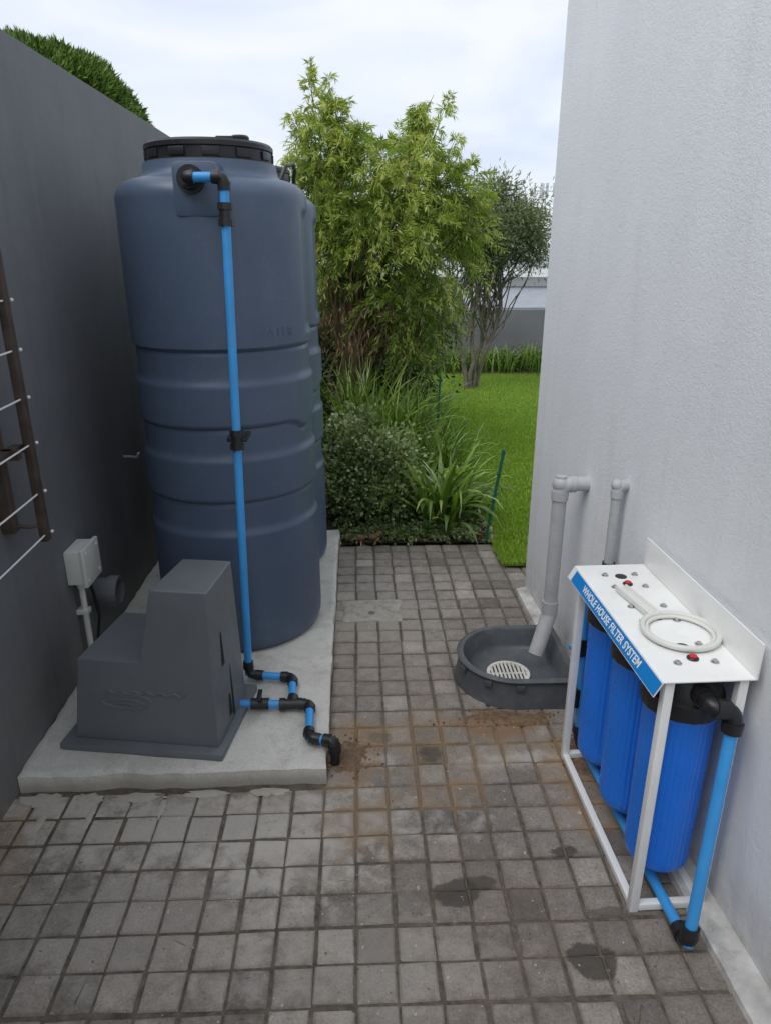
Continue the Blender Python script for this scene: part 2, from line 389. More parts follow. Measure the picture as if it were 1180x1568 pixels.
# ------------------------------------------------------------------ tanks
def tankprof():
    P=[(.300,0),(.322,.004),(.336,.018),(.343,.04)]
    for z in np.arange(.06,1.72,.0075): P.append((.345,float(z)))
    for k in range(0,11):
        a=math.pi/2*k/10; P.append((.345-.085+.085*math.cos(a)*1.0,1.725+.068*math.sin(a)))
    P+=[(.255,1.797),(.246,1.803),(.240,1.82),(.236,1.845),(.22,1.85)]
    return P
def tankr(r,z,t):
    zz=z+.06; az=math.degrees(t)
    if az>180: az-=360
    def band(z1,z0,dep):
        zl=z0; zh=z1
        if zl-.018<zz<zh+.012:
            if zz>zh: return dep*(1-(zz-zh)/.012)
            if zz<zl: return dep*max(0,1-(zl-zz)/.018)
            return dep
        return 0
    off=0
    k=.035*math.exp(-((az+22)/9)**2)
    off+=band(1.278,1.170,.012)+band(.998-k,.893,.012)+band(.712,.597,.012)
    for zc in(1.276,.996-k,.710): off+=.005*math.exp(-((zz-zc)/.006)**2)
    for zc in(1.166,.889,.593): off-=.004*math.exp(-((zz-zc)/.012)**2)
    if 1.32<zz<1.76:
        e=min(1,(zz-1.32)/.03,(1.76-zz)/.03); off+=.012*e*(1/(1+math.exp(-(az+14)/1.6)))*(1/(1+math.exp((az-14)/1.6)))
    if zz<1.8: off-=.0018*mn.noise(Vector((math.cos(t)*2.2,math.sin(t)*2.2,zz*2.5)))
    return r-off
def tank(name,cx,cy,port=True,seg=160):
    b=MB(); b.lathe(tankprof(),(cx,cy,.06),seg,0,tankr); body=b.build('body',[M_tank],True,50)
    b=MB()
    b.lathe([(.225,1.893),(.230,1.895),(.230,1.910),(.222,1.913),(.222,1.945),(.228,1.948),(.228,1.962),(.221,1.970),(.15,1.974),(.145,1.978),(.05,1.978)],(cx,cy,0),72,0)
    for i in range(12):
        t=2*math.pi*i/12+.2
        b.box(-.004,.004,-.03,.03,-.014,.014,0,.003,Matrix.Translation((cx+.2235*math.cos(t),cy+.2235*math.sin(t),1.929))@Matrix.Rotation(t,4,'Z'))
    b.lathe([(.03,0),(.032,.004),(.032,.012),(.027,.017),(.01,.017)],(cx+.13,cy-.12,1.97),24,0)
    b.box(cx+.05,cx+.13,cy-.145,cy-.105,1.972,1.984,0,.004)
    lid=b.build('lid',[M_blk]); parts=[body,lid]
    b=MB(); b.box(cx-.065,cx+.085,cy-.352,cy-.2,1.715,1.885,0,.022); 
    b.box(cx-.045,cx+.065,cy-.335,cy-.2,1.69,1.75,0,.02)
    parts.append(b.build('outlet_pad',[M_tank],True,50))
    cu=bpy.data.curves.new('tmp','FONT'); cu.body='WATER'; cu.size=.045; cu.extrude=.002; cu.space_character=1.2
    to=bpy.data.objects.new('tmp',cu); scene.collection.objects.link(to); bpy.context.view_layer.update()
    me=bpy.data.meshes.new_from_object(to.evaluated_get(bpy.context.evaluated_depsgraph_get())); bpy.data.objects.remove(to)
    for v in me.vertices:
        ang=R(-62)+v.co.x/.345; rr=.3445+v.co.z; v.co=Vector((cx+rr*math.cos(ang),cy+rr*math.sin(ang),1.325+v.co.y))
    me.materials.clear(); me.materials.append(M_tank); lo=bpy.data.objects.new('moulded_lettering',me); scene.collection.objects.link(lo); parts.append(lo)
    group(name,(cx,cy,.06),parts)
TX,TY=-.525,2.86
tank('water_tank',TX,TY); tank('water_tank',TX,TY+.715)
b=MB(); b.tube([(-.30,3.05,1.86),(-.27,3.08,1.93),(-.25,3.15,1.945),(-.25,3.25,1.93),(-.27,3.35,1.87)],.008,0,10); b.cyl((-.30,3.05,1.84),(-.30,3.05,1.875),.014,seg=12)
b.build('overflow_hose',[M_blk])

# ------------------------------------------------------------------ tank pipework
b=MB(); r=.0145
zf=1.828
b.cyl((-.525,2.515,zf),(-.525,2.488,zf),.043,.043,28,0)
b.cyl((-.525,2.49,zf),(-.525,2.462,zf),.034,.030,10,0)
b.cyl((-.525,2.47,zf),(-.525,2.43,zf),r*1.5,seg=18)
b.elbow((-.525,2.5,zf),(-.525,2.43,zf),(-.3,2.43,zf),r*1.15,0,L=.024,nut=False)
top=(-.408,2.43,zf); bot=(-.432,2.335,.088)
b.cyl((-.52,2.43,zf),top,r*1.02,seg=20,m=1)
b.elbow((-.525,2.43,zf),top,bot,r,0,L=.016)
b.cyl(top,bot,r,seg=20,m=1)
T=Vector(top);Bm=Vector(bot); D=(Bm-T)
for z in(1.72,1.0):
    u=(T.z-z)/(T.z-Bm.z); c=T+D*u; d=D.normalized()
    b.cyl(c-d*.032,c+d*.032,.019,seg=18,m=0)
    b.cyl(c-d*.034,c-d*.014,.0235,seg=10,m=0); b.cyl(c+d*.014,c+d*.034,.0235,seg=10,m=0)
c=T+D*((T.z-1.0)/(T.z-Bm.z)); b.box(c.x-.035,c.x+.035,c.y-.006,c.y+.10,.993,1.007,0,.003)
B2=(-.262,2.31,.088); C3=(-.25,2.14,.088); A=(-.47,2.15,.088); D4=(-.186,2.137,.088); E5=(-.178,1.95,.088); F6=(-.092,1.925,.088); G7=(-.092,1.925,-.01)
b.elbow(top,bot,B2,r,0); b.cyl(bot,B2,r,seg=20,m=1); b.elbow(bot,B2,C3,r,0,L=.024); b.cyl(B2,C3,r,seg=20,m=1)
b.cyl(A,D4,r,seg=20,m=1)
C=Vector(C3); b.cyl(C+Vector((-.035,0,0)),C+Vector((.03,0,0)),r*1.3,seg=18); b.cyl(C+Vector((-.045,0,0)),C+Vector((-.025,0,0)),r*1.55,seg=12); b.cyl(C+Vector((.02,0,0)),C+Vector((.036,0,0)),r*1.5,seg=12); b.cyl(C,C+Vector((0,.04,0)),r*1.4,seg=18)
V=Vector((-.365,2.146,.088)); b.cyl(V+Vector((-.032,0,0)),V+Vector((.032,0,0)),r*1.4,seg=18); b.cyl(V,V+Vector((0,0,.035)),.009,seg=12)
b.box(V.x-.008,V.x+.008,V.y-.03,V.y+.03,V.z+.03,V.z+.042,0,.003)
b.cyl((-.48,2.15,.088),(-.445,2.15,.088),r*1.6,seg=12)
b.elbow(A,D4,E5,r,0,L=.018); b.cyl(D4,E5,r,seg=20,m=1); b.elbow(D4,E5,F6,r,0,L=.018); b.cyl(E5,F6,r,seg=20,m=1); b.elbow(E5,F6,G7,r*1.1,0,L=.018); b.cyl(F6,G7,r*1.1,seg=16,m=0)
b.build('tank_pipework',[M_blk,M_bluepipe])

# ------------------------------------------------------------------ pump cover
b=MB()
rot=-.15
u=Vector((math.cos(rot),math.sin(rot),0)); w=Vector((-math.sin(rot),math.cos(rot),0)); O=Vector((-.955,1.985,0))
def L(a,d,z): return O+u*a+w*d+Vector((0,0,z))
W=.492
ZT=.628
front=[(0,.085),(.035,.378),(.245,.378),(.30,ZT),(.483,ZT),(W,.085)]
dep_f=[0,.022,.022,.04,.04,0]; dep_b=[.36,.34,.34,.285,.285,.30]
import bmesh
bm=bmesh.new()
fv=[bm.verts.new(L(a,d,z)) for (a,z),d in zip(front,dep_f)]
aback=[0,.04,.245,.312,.481,W]
bv=[bm.verts.new(L(a2,d,z)) for (a,z),d,a2 in zip(front,dep_b,aback)]
bm.faces.new(fv); bm.faces.new(bv[::-1])
for k in range(6): bm.faces.new((fv[k],bv[k],bv[(k+1)%6],fv[(k+1)%6]))
bmesh.ops.recalc_face_normals(bm,faces=bm.faces[:])
bmesh.ops.bevel(bm,geom=bm.edges[:],offset=.006,segments=3,profile=.6,affect='EDGES')
me=bpy.data.meshes.new('shell'); bm.to_mesh(me); bm.free(); me.materials.append(M_pump)
me.polygons.foreach_set('use_smooth',[True]*len(me.polygons)); me.set_sharp_from_angle(angle=R(40))
shell=bpy.data.objects.new('shell',me); scene.collection.objects.link(shell)
Mr=Matrix.Translation(O)@Matrix.Rotation(rot,4,'Z')
b.box(-.042,W+.022,-.035,.37,.058,.086,0,.008,Mr)
base=b.build('base_flange',[M_pump])
b=MB()
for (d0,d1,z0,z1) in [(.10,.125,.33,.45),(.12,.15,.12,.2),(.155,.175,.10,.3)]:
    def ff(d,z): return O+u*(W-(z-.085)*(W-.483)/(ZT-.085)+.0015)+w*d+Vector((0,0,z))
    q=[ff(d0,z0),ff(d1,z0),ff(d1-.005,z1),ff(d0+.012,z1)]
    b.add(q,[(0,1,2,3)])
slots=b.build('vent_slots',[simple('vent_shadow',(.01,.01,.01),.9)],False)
b=MB()
fsl=.04/(ZT-.085)
def fl(a,z): return L(a,fsl*(z-.085)-.001,z)
for (ra,rz,ca,cz) in [(.085,.028,.19,.235),(.06,.017,.19,.225),(.03,.008,.185,.220)]:
    b.tube([fl(ca+ra*math.cos(t),cz+rz*math.sin(t)) for t in np.linspace(0,2*math.pi*.93,40)],.0026,0,8)
b.tube([fl(.12+k*.012,.268+.006*math.sin(k*1.7)) for k in range(24)],.0026,0,8)
emb=b.build('embossed_mark',[M_pump])
group('pump_cover',(O.x+.2,O.y+.15,.06),[shell,base,slots,emb])

# ------------------------------------------------------------------ left wall items
b=MB(); b.box(-1.09,-1.025,2.41,2.55,.44,.575,0,.008); b.box(-1.028,-1.012,2.402,2.558,.432,.583,0,.006)
for (y,z) in((2.425,.455),(2.535,.455),(2.425,.56),(2.535,.56)): b.cyl((-1.013,y,z),(-1.009,y,z),.006,seg=10)
b.cyl((-1.062,2.46,.44),(-1.062,2.46,.06),.011,seg=14); b.cyl((-1.062,2.46,.44),(-1.062,2.46,.41),.016,seg=14)
b.box(-1.09,-1.045,2.442,2.478,.30,.32,0,.003)
b.tube([(-1.05,2.5,.43),(-1.045,2.52,.35),(-1.04,2.53,.25),(-1.05,2.5,.15),(-1.03,2.5,.07)],.006,1,8)
b.build('electrical_junction_box',[M_box,M_blk])
b=MB(); b.ring((-1.1,2.62,.315),(-.985,2.62,.315),.055,.048,32,0); b.ring((-1.02,2.62,.315),(-.978,2.62,.315),.062,.0505,32,0); b.cyl((-1.088,2.62,.315),(-1.08,2.62,.315),.0495,seg=28,m=1)
b.build('wall_pipe_stub',[M_dgrey,M_blk])
b=MB(); b.tube([(-1.095,3.2,.72),(-1.05,3.19,.722),(-1.02,3.17,.724),(-1.01,3.17,.745)],.006,0,8); b.build('wall_hook',[M_galv])
b=MB()
b.box(-1.012,-.988,2.10,2.13,.745,1.62,0,.002)
b.box(-1.085,-1.05,2.03,2.065,.80,1.62,0,.002)
b.box(-1.012,-.988,.55,.58,.745,1.62,0,.002)
b.box(-1.085,-1.05,.62,.655,.80,1.62,0,.002)
for z in(1.035,1.6): b.box(-1.052,-1.02,.55,2.12,z,z+.025,0,.002)
b.box(-1.09,-1.0,2.035,2.06,1.03,1.06,0,.002)
b.tube([(-1.06,2.05,.82),(-1.03,2.09,.80),(-1.0,2.115,.80)],.006,0,8)
for i,z in enumerate((.768,.905,1.06,1.2,1.34,1.48)):
    b.tube([(-.995,y,z-.012*(1-((y-1.34)/.78)**2)) for y in np.linspace(.56,2.135,16)],.0028,1,6)
    b.sphere((-.985,2.135,z),.0055,1,8)
b.build('washing_line',[M_steel,M_cord])

# ------------------------------------------------------------------ right wall pipes
b=MB(); r=.027
x,y=.757,2.49
b.cyl((x,y,.75),(x,y,.25),r,seg=28); b.elbow((x,y,0),(x,y,.79),(wx(y)+.1,y,.79),r*.92,0,L=.04,nut=False,seg=24)
b.cyl((x,y,.765),(x,y,.73),r*1.18,seg=28); b.cyl((x+.035,y,.79),(x+.055,y,.79),r*1.18,seg=28); b.cyl((x+.03,y,.79),(wx(y)+.02,y,.79),r,seg=28)
b.cyl((x,y,.80),(x,y,.822),.02,seg=20); b.sphere((x,y,.79),.032,0,20)
b.cyl((x,y,.30),(x,y,.245),r*1.18,seg=28)
b.tube([(x,y,.26),(x-.002,y-.004,.235),(x-.012,y-.012,.21)],r*1.1,0,24)
b.ring((x-.008,y-.008,.225),(x-.058,y-.055,.09),r*1.12,r*.85,28); b.cyl((x-.012,y-.012,.21),(x-.05,y-.048,.11),r*.86,seg=20,m=1)
b.build('waste_pipe',[M_grey,M_dgrey])
b=MB(); r=.0165; x,y=.842,2.15
b.cyl((x,y,.86),(x,y,.04),r,seg=20); b.elbow((x,y,0),(x,y,.895),(x+.2,y,.895),r*.95,0,L=.026,nut=False,seg=20)
b.cyl((x,y,.878),(x,y,.853),r*1.25,seg=20); b.cyl((x+.012,y,.895),(x+.1,y,.895),r*1.1,seg=20); b.sphere((x-.002,y,.895),.020,0,16)
b.cyl((x,y,.62),(x,y,.58),r*1.3,seg=18,m=1)
b.build('waste_pipe',[M_grey,M_blk])
b=MB(); x,y=.872,.95; r=.02
b.cyl((x,y,.22),(x,y,-.0),r,seg=22); b.elbow((x,y,0),(x,y,.262),(x+.2,y,.262),r*.95,0,L=.032,nut=False,seg=22)
b.cyl((x,y,.245),(x,y,.21),r*1.22,seg=22); b.cyl((x+.01,y,.262),(x+.1,y,.262),r*1.1,seg=20); b.sphere((x,y,.264),.024,0,18)
b.build('waste_pipe',[M_grey])

# ------------------------------------------------------------------ gully basin
def dshape(rr,n=40,ex=0,xe=.80):
    pts=[(xe+ex*0,2.415-rr)]
    for k in range(n+1):
        a=-math.pi/2-math.pi*k/n; pts.append((.595+rr*math.cos(a),2.415+rr*math.sin(a)))
    pts.append((xe,2.415+rr)); return pts
b=MB()
rings=[(.222,.0,.812),(.212,.05,.81),(.206,.098,.81),(.214,.104,.815),(.216,.112,.815),(.206,.118,.812),(.192,.116,.80),(.186,.108,.79),(.172,.045,.775),(.155,.026,.755),(.08,.018,.68)]
allv=[];N=43
for (rr,z,xe) in rings:
    pts=dshape(rr,40,0,xe); N=len(pts); allv+=[(p[0],p[1],z) for p in pts]
fs=[]
for k in range(len(rings)-1):
    for i in range(N): fs.append((k*N+i,(k+1)*N+i,(k+1)*N+(i+1)%N,k*N+(i+1)%N))
fs.append(tuple((len(rings)-1)*N+i for i in range(N)))
b.add(allv,fs,0)
for a in(200,235,268):
    t=R(a); b.box(-.006,.006,-.016,.016,-.012,.012,0,.003,Matrix.Translation((.595+.214*math.cos(t),2.415+.214*math.sin(t),.088))@Matrix.Rotation(t,4,'Z'))
gb=b.build('basin',[M_gully],True,45)
b=MB(); gc=(.585,2.40)
b.ring((gc[0],gc[1],.019),(gc[0],gc[1],.03),.086,.072,40,0)
for k in range(-4,5):
    xx=k*.0155; hh=math.sqrt(.074**2-xx**2)
    b.box(gc[0]+xx-.0045,gc[0]+xx+.0045,gc[1]-hh,gc[1]+hh,.022,.029,0,.001)
b.box(gc[0]-.07,gc[0]+.07,gc[1]-.004,gc[1]+.004,.022,.0275,0)
b.cyl((gc[0],gc[1],.0185),(gc[0],gc[1],.0200),.074,seg=32,m=1)
gg=b.build('grate',[simple('grate_plastic',(.65,.63,.57),.5,.15,30,dirt=.4),M_blk])
group('drain_gully',(.6,2.415,0),[gb,gg])

# ------------------------------------------------------------------ filter system
FR=Matrix.Translation((.683,1.325,0))@Matrix.Rotation(.022,4,'Z')
def fb(name,bb,mats,**k):
    bb.v=[tuple(FR@Vector(v)) for v in bb.v]; return bb.build(name,mats,**k)
Ly=.61; Lx=.195; zt=.70; tq=.022
b=MB()
for (x,y) in((0,0),(0,Ly-tq)): b.box(x,x+tq,y,y+tq,.0,zt-.002,0,.002)
for (x,y) in((Lx-tq,0),(Lx-tq,Ly-tq)): b.box(x,x+tq,y,y+tq,.0,zt-.002,0,.002)
b.box(.001,tq-.001,tq,Ly-tq,.004,.024,0,.002); b.box(Lx-tq+.001,Lx-.001,tq,Ly-tq,.004,.024,0,.002)
b.box(tq,Lx-tq,.001,tq-.001,.004,.024,0,.002); b.box(tq,Lx-tq,Ly-tq+.001,Ly-.001,.004,.024,0,.002)
b.box(Lx-.01,Lx+.035,-.004,.026,.0,.012,0,.002)
frame=fb('frame',b,[M_wmetal])
fa=math.atan2(.018,.034)
def facm(off,dz):
    return (-.012-dz*math.sin(fa)-off*math.cos(fa), zt+.003-dz*math.cos(fa)+off*math.sin(fa))
b=MB(); 
b.box(-.012,Lx+.008,-.01,Ly+.01,zt,zt+.004,0,.0015)
def facbox(bb,o0,o1,d0,d1,y0,y1):
    c=[facm(o0,d0),facm(o1,d0),facm(o1,d1),facm(o0,d1)]
    vs=[(p[0],y,p[1]) for y in(y0,y1) for p in c]
    bb.add(vs,[(0,1,2,3),(7,6,5,4),(0,4,5,1),(1,5,6,2),(2,6,7,3),(3,7,4,0)])
facbox(b,-.003,.0,-.0,.041,-.0095,Ly+.0095)
b.box(Lx+.0085,Lx+.0125,-.01,Ly+.01,zt,zt+.092,0,.0015)
plate=fb('bracket',b,[M_wmetal])
b=MB(); facbox(b,.0004,.0012,.003,.039,-.009,Ly-.02); strip=fb('label_strip',b,[M_bluestrip],smooth=False)
fc=[(.10,.105),(.10,.305),(.10,.505)]
b=MB()
for (cx,cy) in fc:
    prof=[(.03,.085),(.055,.087),(.072,.094),(.080,.108),(.0815,.13)]
    for z in np.linspace(.15,.55,6): prof.append((.0815+.004*(z-.15)/.4,float(z)))
    prof+=[(.090,.565),(.093,.575)]
    def rf(r,z,t):
        if .11<z<.56: return r-.0022*(.5+.5*math.cos(t*36))**3
        return r
    b.lathe(prof,(cx,cy,0),216,0,rf)
hous=fb('housings',b,[M_filter],angle=60)
b=MB()
for (cx,cy) in fc:
    b.lathe([(.094,.57),(.0965,.575),(.0965,.615),(.088,.62),(.082,.66),(.07,.675),(.05,.685),(.04,.6985)],(cx,cy,0),60,0,lambda r,z,t: r-.002*(1 if (math.sin(t*30)>0 and z<.61) else 0))
    b.cyl((cx,cy-.105,.648),(cx,cy+.105,.648),.026,seg=18)
caps=fb('caps',b,[M_blk],angle=40)
b=MB()
for (cx,cy) in fc:
    zt2=zt+.004
    for (dx,dy) in((-.045,-.04),(.045,-.04),(-.045,.04),(.045,.04)):
        b.cyl((cx+dx,cy+dy,zt2),(cx+dx,cy+dy,zt2+.002),.010,seg=16,m=2); b.cyl((cx+dx,cy+dy,zt2+.002),(cx+dx,cy+dy,zt2+.007),.006,seg=6,m=2)
    b.lathe([(.014,0),(.014,.003),(.012,.005)],(cx,cy-.022,zt2),24,1); b.cyl((cx,cy-.022,zt2+.005),(cx,cy-.022,zt2+.009),.009,seg=16,m=0)
    b.lathe([(.017,0),(.017,.0012),(.005,.0015)],(cx,cy+.03,zt2),24,1)
tops=fb('plate_fittings',b,[M_red,M_blk,M_chrome])
b=MB()
rc=Vector((.12,.195,zt+.016))
b.tube([rc+Vector((.09*math.cos(t),.09*math.sin(t),0)) for t in np.linspace(0,2*math.pi,60)],.0075,0,12)
b.tube([rc+Vector((.079*math.cos(t),.079*math.sin(t),-.004)) for t in np.linspace(0,2*math.pi,60)],.005,0,10)
HM=Matrix.Translation(rc+Vector((-.03,.08,0)))@Matrix.Rotation(.16,4,'Z')
b.box(-.014,.014,0,.165,-.008,.004,0,.004,HM); b.box(-.018,-.010,.0,.17,-.009,.008,0,.003,HM); b.box(.010,.018,.0,.17,-.009,.008,0,.003,HM)
wr=fb('housing_wrench',b,[simple('wrench_plastic',(.70,.70,.66),.4,.04)])
b=MB(); r=.0138
p1=(.155,-.03,.635)
b.cyl((.10,.03,.648),(.10,-.0,.648),.024,seg=16,m=0)
b.cyl((.10,.0,.648),(.10,-.02,.648),.02,seg=12,m=0)
b.elbow((.10,.06,.648),(.10,-.03,.648),p1,r*1.15,0,L=.02); 
b.elbow((.10,-.03,.648),p1,(.09,-.12,.03),r*1.2,0,L=.03)
p2=(.094,-.118,.03); b.cyl(p1,p2,r*1.05,seg=20,m=1)
p3=(.075,.66,.03); b.elbow(p1,p2,p3,r*1.15,0,L=.028); b.cyl(p2,p3,r,seg=20,m=1)
p4=(.055,.67,.40)
b.elbow(p2,p3,p4,r,0,L=.03); b.cyl(p3,(.055,.67,.6),r,seg=20,m=1)
b.cyl((.056,.67,.16),(.056,.67,.23),r*1.5,seg=14,m=0); b.cyl((.055,.67,.36),(.055,.67,.42),r*1.6,seg=14,m=0)
b.elbow((.055,.67,.3),(.055,.67,.64),(.1,.55,.648),r,0,L=.03); b.cyl((.055,.67,.64),(.1,.6,.648),r*1.2,seg=14,m=0)
b.box(.015,.055,.662,.678,.38,.395,1,.003)
pipes=fb('feed_pipes',b,[M_blk,M_bluepipe])
cu=bpy.data.curves.new('lettering','FONT'); cu.body='WHOLE HOUSE FILTER SYSTEM'; cu.size=.0285; cu.align_x='CENTER'; cu.align_y='CENTER'; cu.extrude=.0002; cu.offset=.0006; cu.space_character=1.04
to=bpy.data.objects.new('tmp',cu); scene.collection.objects.link(to)
bpy.context.view_layer.update()
me=bpy.data.meshes.new_from_object(to.evaluated_get(bpy.context.evaluated_depsgraph_get())); bpy.data.objects.remove(to)
pc=facm(.0017,.021)
sf,cf=math.sin(fa),math.cos(fa)
TM=FR@Matrix(((0,sf,-cf,pc[0]),(-1,0,0,Ly*.5-.01),(0,cf,sf,pc[1]),(0,0,0,1)))
me.transform(TM); me.materials.clear(); me.materials.append(M_text)
txt=bpy.data.objects.new('lettering',me); scene.collection.objects.link(txt)
group('water_filter_system',(.78,1.63,0),[frame,plate,strip,hous,caps,tops,wr,pipes,txt])

# ------------------------------------------------------------------ soil spills
def mound(cx,cy,rx,ry,h,seed,name):
    xs=np.linspace(-1.3,1.3,44);ys=np.linspace(-1.3,1.3,36);vs=[]
    b=MB();n=len(xs)
    def z(x,y):
        d=math.hypot(x,y)+.45*mn.noise(Vector((x*1.6,y*1.6,seed)))
        return h*max(-.6,(1-d))+.004*mn.noise(Vector((x*9,y*9,seed)))-.003
    vs=[(cx+x*rx,cy+y*ry,z(x,y)) for y in ys for x in xs]
    fs=[]
    for j in range(len(ys)-1):
        for i in range(n-1):
            q=(j*n+i,j*n+i+1,(j+1)*n+i+1,(j+1)*n+i)
            if max(vs[k][2] for k in q)>-.006: fs.append(q)
    b.add(vs,fs)
    for k in range(60):
        a=random.uniform(0,6.28); d=random.random()**.5*1.5; s=random.uniform(.0015,.005)
        b.sphere((cx+rx*d*math.cos(a),cy+ry*d*math.sin(a),s*.6),s,0,6)
    return b.build(name,[M_sand],True,60)
mound(-.055,1.96,.09,.09,.016,1,'sand_spill'); mound(.55,2.15,.22,.05,.010,4,'sand_spill'); mound(.80,1.93,.10,.16,.03,9,'sand_spill')

# ------------------------------------------------------------------ vegetation
def leaf_mesh(name,C,D,Ln,Wd,shade,mat,bend=.0):
    N=len(C); D=D/np.linalg.norm(D,axis=1,keepdims=True)
    S=np.cross(D,rng.normal(size=(N,3))); S/=np.linalg.norm(S,axis=1,keepdims=True)
    Up=np.cross(S,D)
    Ln=np.asarray(Ln)[:,None]; Wd=np.asarray(Wd)[:,None]
    v0=C; v1=C+D*Ln*.45+S*Wd*.5+Up*Wd*.15; v2=C+D*Ln+Up*(-bend)*Ln; v3=C+D*Ln*.45-S*Wd*.5+Up*Wd*.15
    V=np.stack([v0,v1,v2,v3],1).reshape(-1,3)
    me=bpy.data.meshes.new(name); me.vertices.add(4*N); me.vertices.foreach_set('co',V.astype(np.float32).ravel())
    me.loops.add(4*N); me.loops.foreach_set('vertex_index',np.arange(4*N,dtype=np.int32))
    me.polygons.add(N); me.polygons.foreach_set('loop_start',np.arange(0,4*N,4,dtype=np.int32)); me.polygons.foreach_set('loop_total',np.full(N,4,dtype=np.int32))
    at=me.attributes.new('shade','FLOAT','POINT'); at.data.foreach_set('value',np.repeat(np.clip(shade,0,1),4).astype(np.float32))
    me.materials.append(mat); me.update(calc_edges=True); me.validate()
    o=bpy.data.objects.new(name,me); scene.collection.objects.link(o); return o
def crown(ells,ncl,per,clr,droop,L,Wd,mat,name,surf=.55,spread=1.0):
    w=np.array([e[6] for e in ells],float); w/=w.sum(); C=[];D=[];SH=[];cents=[]
    for k in range(ncl):
        e=ells[rng.choice(len(ells),p=w)]
        d=rng.normal(size=3); d/=np.linalg.norm(d); rad=rng.uniform(surf,1.0) if rng.random()<.75 else rng.random()
        c=np.array(e[:3])+d*np.array(e[3:6])*rad; cents.append((c,d))
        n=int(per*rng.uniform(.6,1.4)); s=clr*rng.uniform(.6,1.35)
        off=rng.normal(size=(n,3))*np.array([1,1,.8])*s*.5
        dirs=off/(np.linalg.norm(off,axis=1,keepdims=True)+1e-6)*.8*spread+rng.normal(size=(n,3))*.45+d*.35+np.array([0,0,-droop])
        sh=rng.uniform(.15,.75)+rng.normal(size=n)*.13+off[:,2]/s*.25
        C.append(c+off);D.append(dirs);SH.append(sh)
    C=np.concatenate(C);D=np.concatenate(D);SH=np.concatenate(SH);N=len(C)
    return leaf_mesh(name,C,D,rng.uniform(.7,1.25,N)*L,rng.uniform(.7,1.2,N)*Wd,SH,mat),cents
def twig_leaves(starts,dirs,lens,shades,nl,L,W,droop=.5):
    starts=np.array(starts);dirs=np.array(dirs);dirs/=np.linalg.norm(dirs,axis=1,keepdims=True)
    T=len(starts); u=np.tile(np.linspace(.08,1,nl),(T,1))+rng.uniform(-.02,.02,(T,nl))
    lens=np.array(lens)[:,None,None]
    P=starts[:,None,:]+dirs[:,None,:]*u[...,None]*lens; P[...,2]-=droop*(u**2)*lens[...,0]
    tan=np.repeat(dirs[:,None,:],nl,1).copy(); tan[...,2]-=2*droop*u
    tan/=np.linalg.norm(tan,axis=2,keepdims=True)
    rnd=rng.normal(size=(T,nl,3)); side=np.cross(tan,rnd); side/=np.linalg.norm(side,axis=2,keepdims=True)
    D=tan*.75+side*.8+np.array([0,0,-.28]); 
    S=np.repeat(np.array(shades)[:,None],nl,1)+rng.normal(size=(T,nl))*.08+.12*(u-.4)
    N=T*nl
    return P.reshape(N,3),D.reshape(N,3),rng.uniform(.7,1.25,N)*L,rng.uniform(.75,1.2,N)*W,S.reshape(N)
def limb(b,p0,p1,r0,r1,wig=.06,n=8):
    p0=Vector(p0);p1=Vector(p1);L=(p1-p0).length
    pts=[p0.lerp(p1,k/(n-1))+Vector((random.uniform(-1,1),random.uniform(-1,1),random.uniform(-.4,.4)))*wig*L*(0 if k in(0,) else 1)*.6 for k in range(n)]
    b.tube(pts,r0,0,8,r1); return pts

M_leafA=leafmat('feathery_leaves',[(0,(.05,.095,.016)),(.3,(.135,.21,.032)),(.6,(.29,.39,.065)),(1,(.56,.60,.17))],.4,.35)
M_leafB=leafmat('olive_leaves',[(0,(.075,.10,.05)),(.5,(.18,.22,.12)),(1,(.34,.38,.22))],.5,.2)
M_leafC=leafmat('conifer_leaves',[(0,(.04,.08,.012)),(.5,(.11,.20,.025)),(1,(.20,.32,.05))],.6,0)
M_leafD=leafmat('shrub_leaves',[(0,(.07,.11,.035)),(.5,(.22,.30,.11)),(1,(.54,.60,.33))],.42,.15)
M_leafE=leafmat('strap_leaves',[(0,(.06,.11,.02)),(.5,(.17,.29,.045)),(.85,(.35,.50,.11)),(1,(.46,.46,.19))],.32,.25)
M_leafF=leafmat('dark_shrub_leaves',[(0,(.02,.04,.01)),(.5,(.055,.09,.02)),(1,(.13,.18,.045))],.5,0)
M_dry=leafmat('dry_leaves',[(0,(.10,.06,.03)),(.5,(.27,.17,.08)),(1,(.45,.34,.18))],.7,0)

# main tree : feathery foliage on arching twigs
ty=5.65
ells=[(.26,ty,1.98,.58,.58,.38,3),(.27,ty,1.62,.60,.6,.40,3.2),(-.08,ty,1.93,.38,.4,.42,1.7),(.44,ty-.1,1.22,.36,.38,.27,1.8),(.05,ty+.1,1.36,.40,.4,.22,.8),
      (-.26,ty-.05,2.32,.17,.18,.24,.6),(.03,ty,2.32,.2,.24,.16,.4),(.45,ty,2.27,.24,.24,.22,.6),(.76,ty,1.9,.22,.3,.26,.8)]
w_=np.array([e[6] for e in ells]);w_=w_/w_.sum()
S=[];Dr=[];Ln=[];Sh=[];c1=[]
for k in range(320):
    e=ells[rng.choice(len(ells),p=w_)]; d=rng.normal(size=3); d/=np.linalg.norm(d)
    rad=rng.uniform(.64,1.04) if rng.random()<.82 else rng.random()*.6
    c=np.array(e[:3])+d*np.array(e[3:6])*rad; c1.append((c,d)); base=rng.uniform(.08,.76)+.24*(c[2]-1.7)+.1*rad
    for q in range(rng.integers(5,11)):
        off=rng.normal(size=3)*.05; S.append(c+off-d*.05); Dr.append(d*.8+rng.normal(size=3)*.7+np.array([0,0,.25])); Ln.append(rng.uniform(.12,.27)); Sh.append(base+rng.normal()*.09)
b=MB()
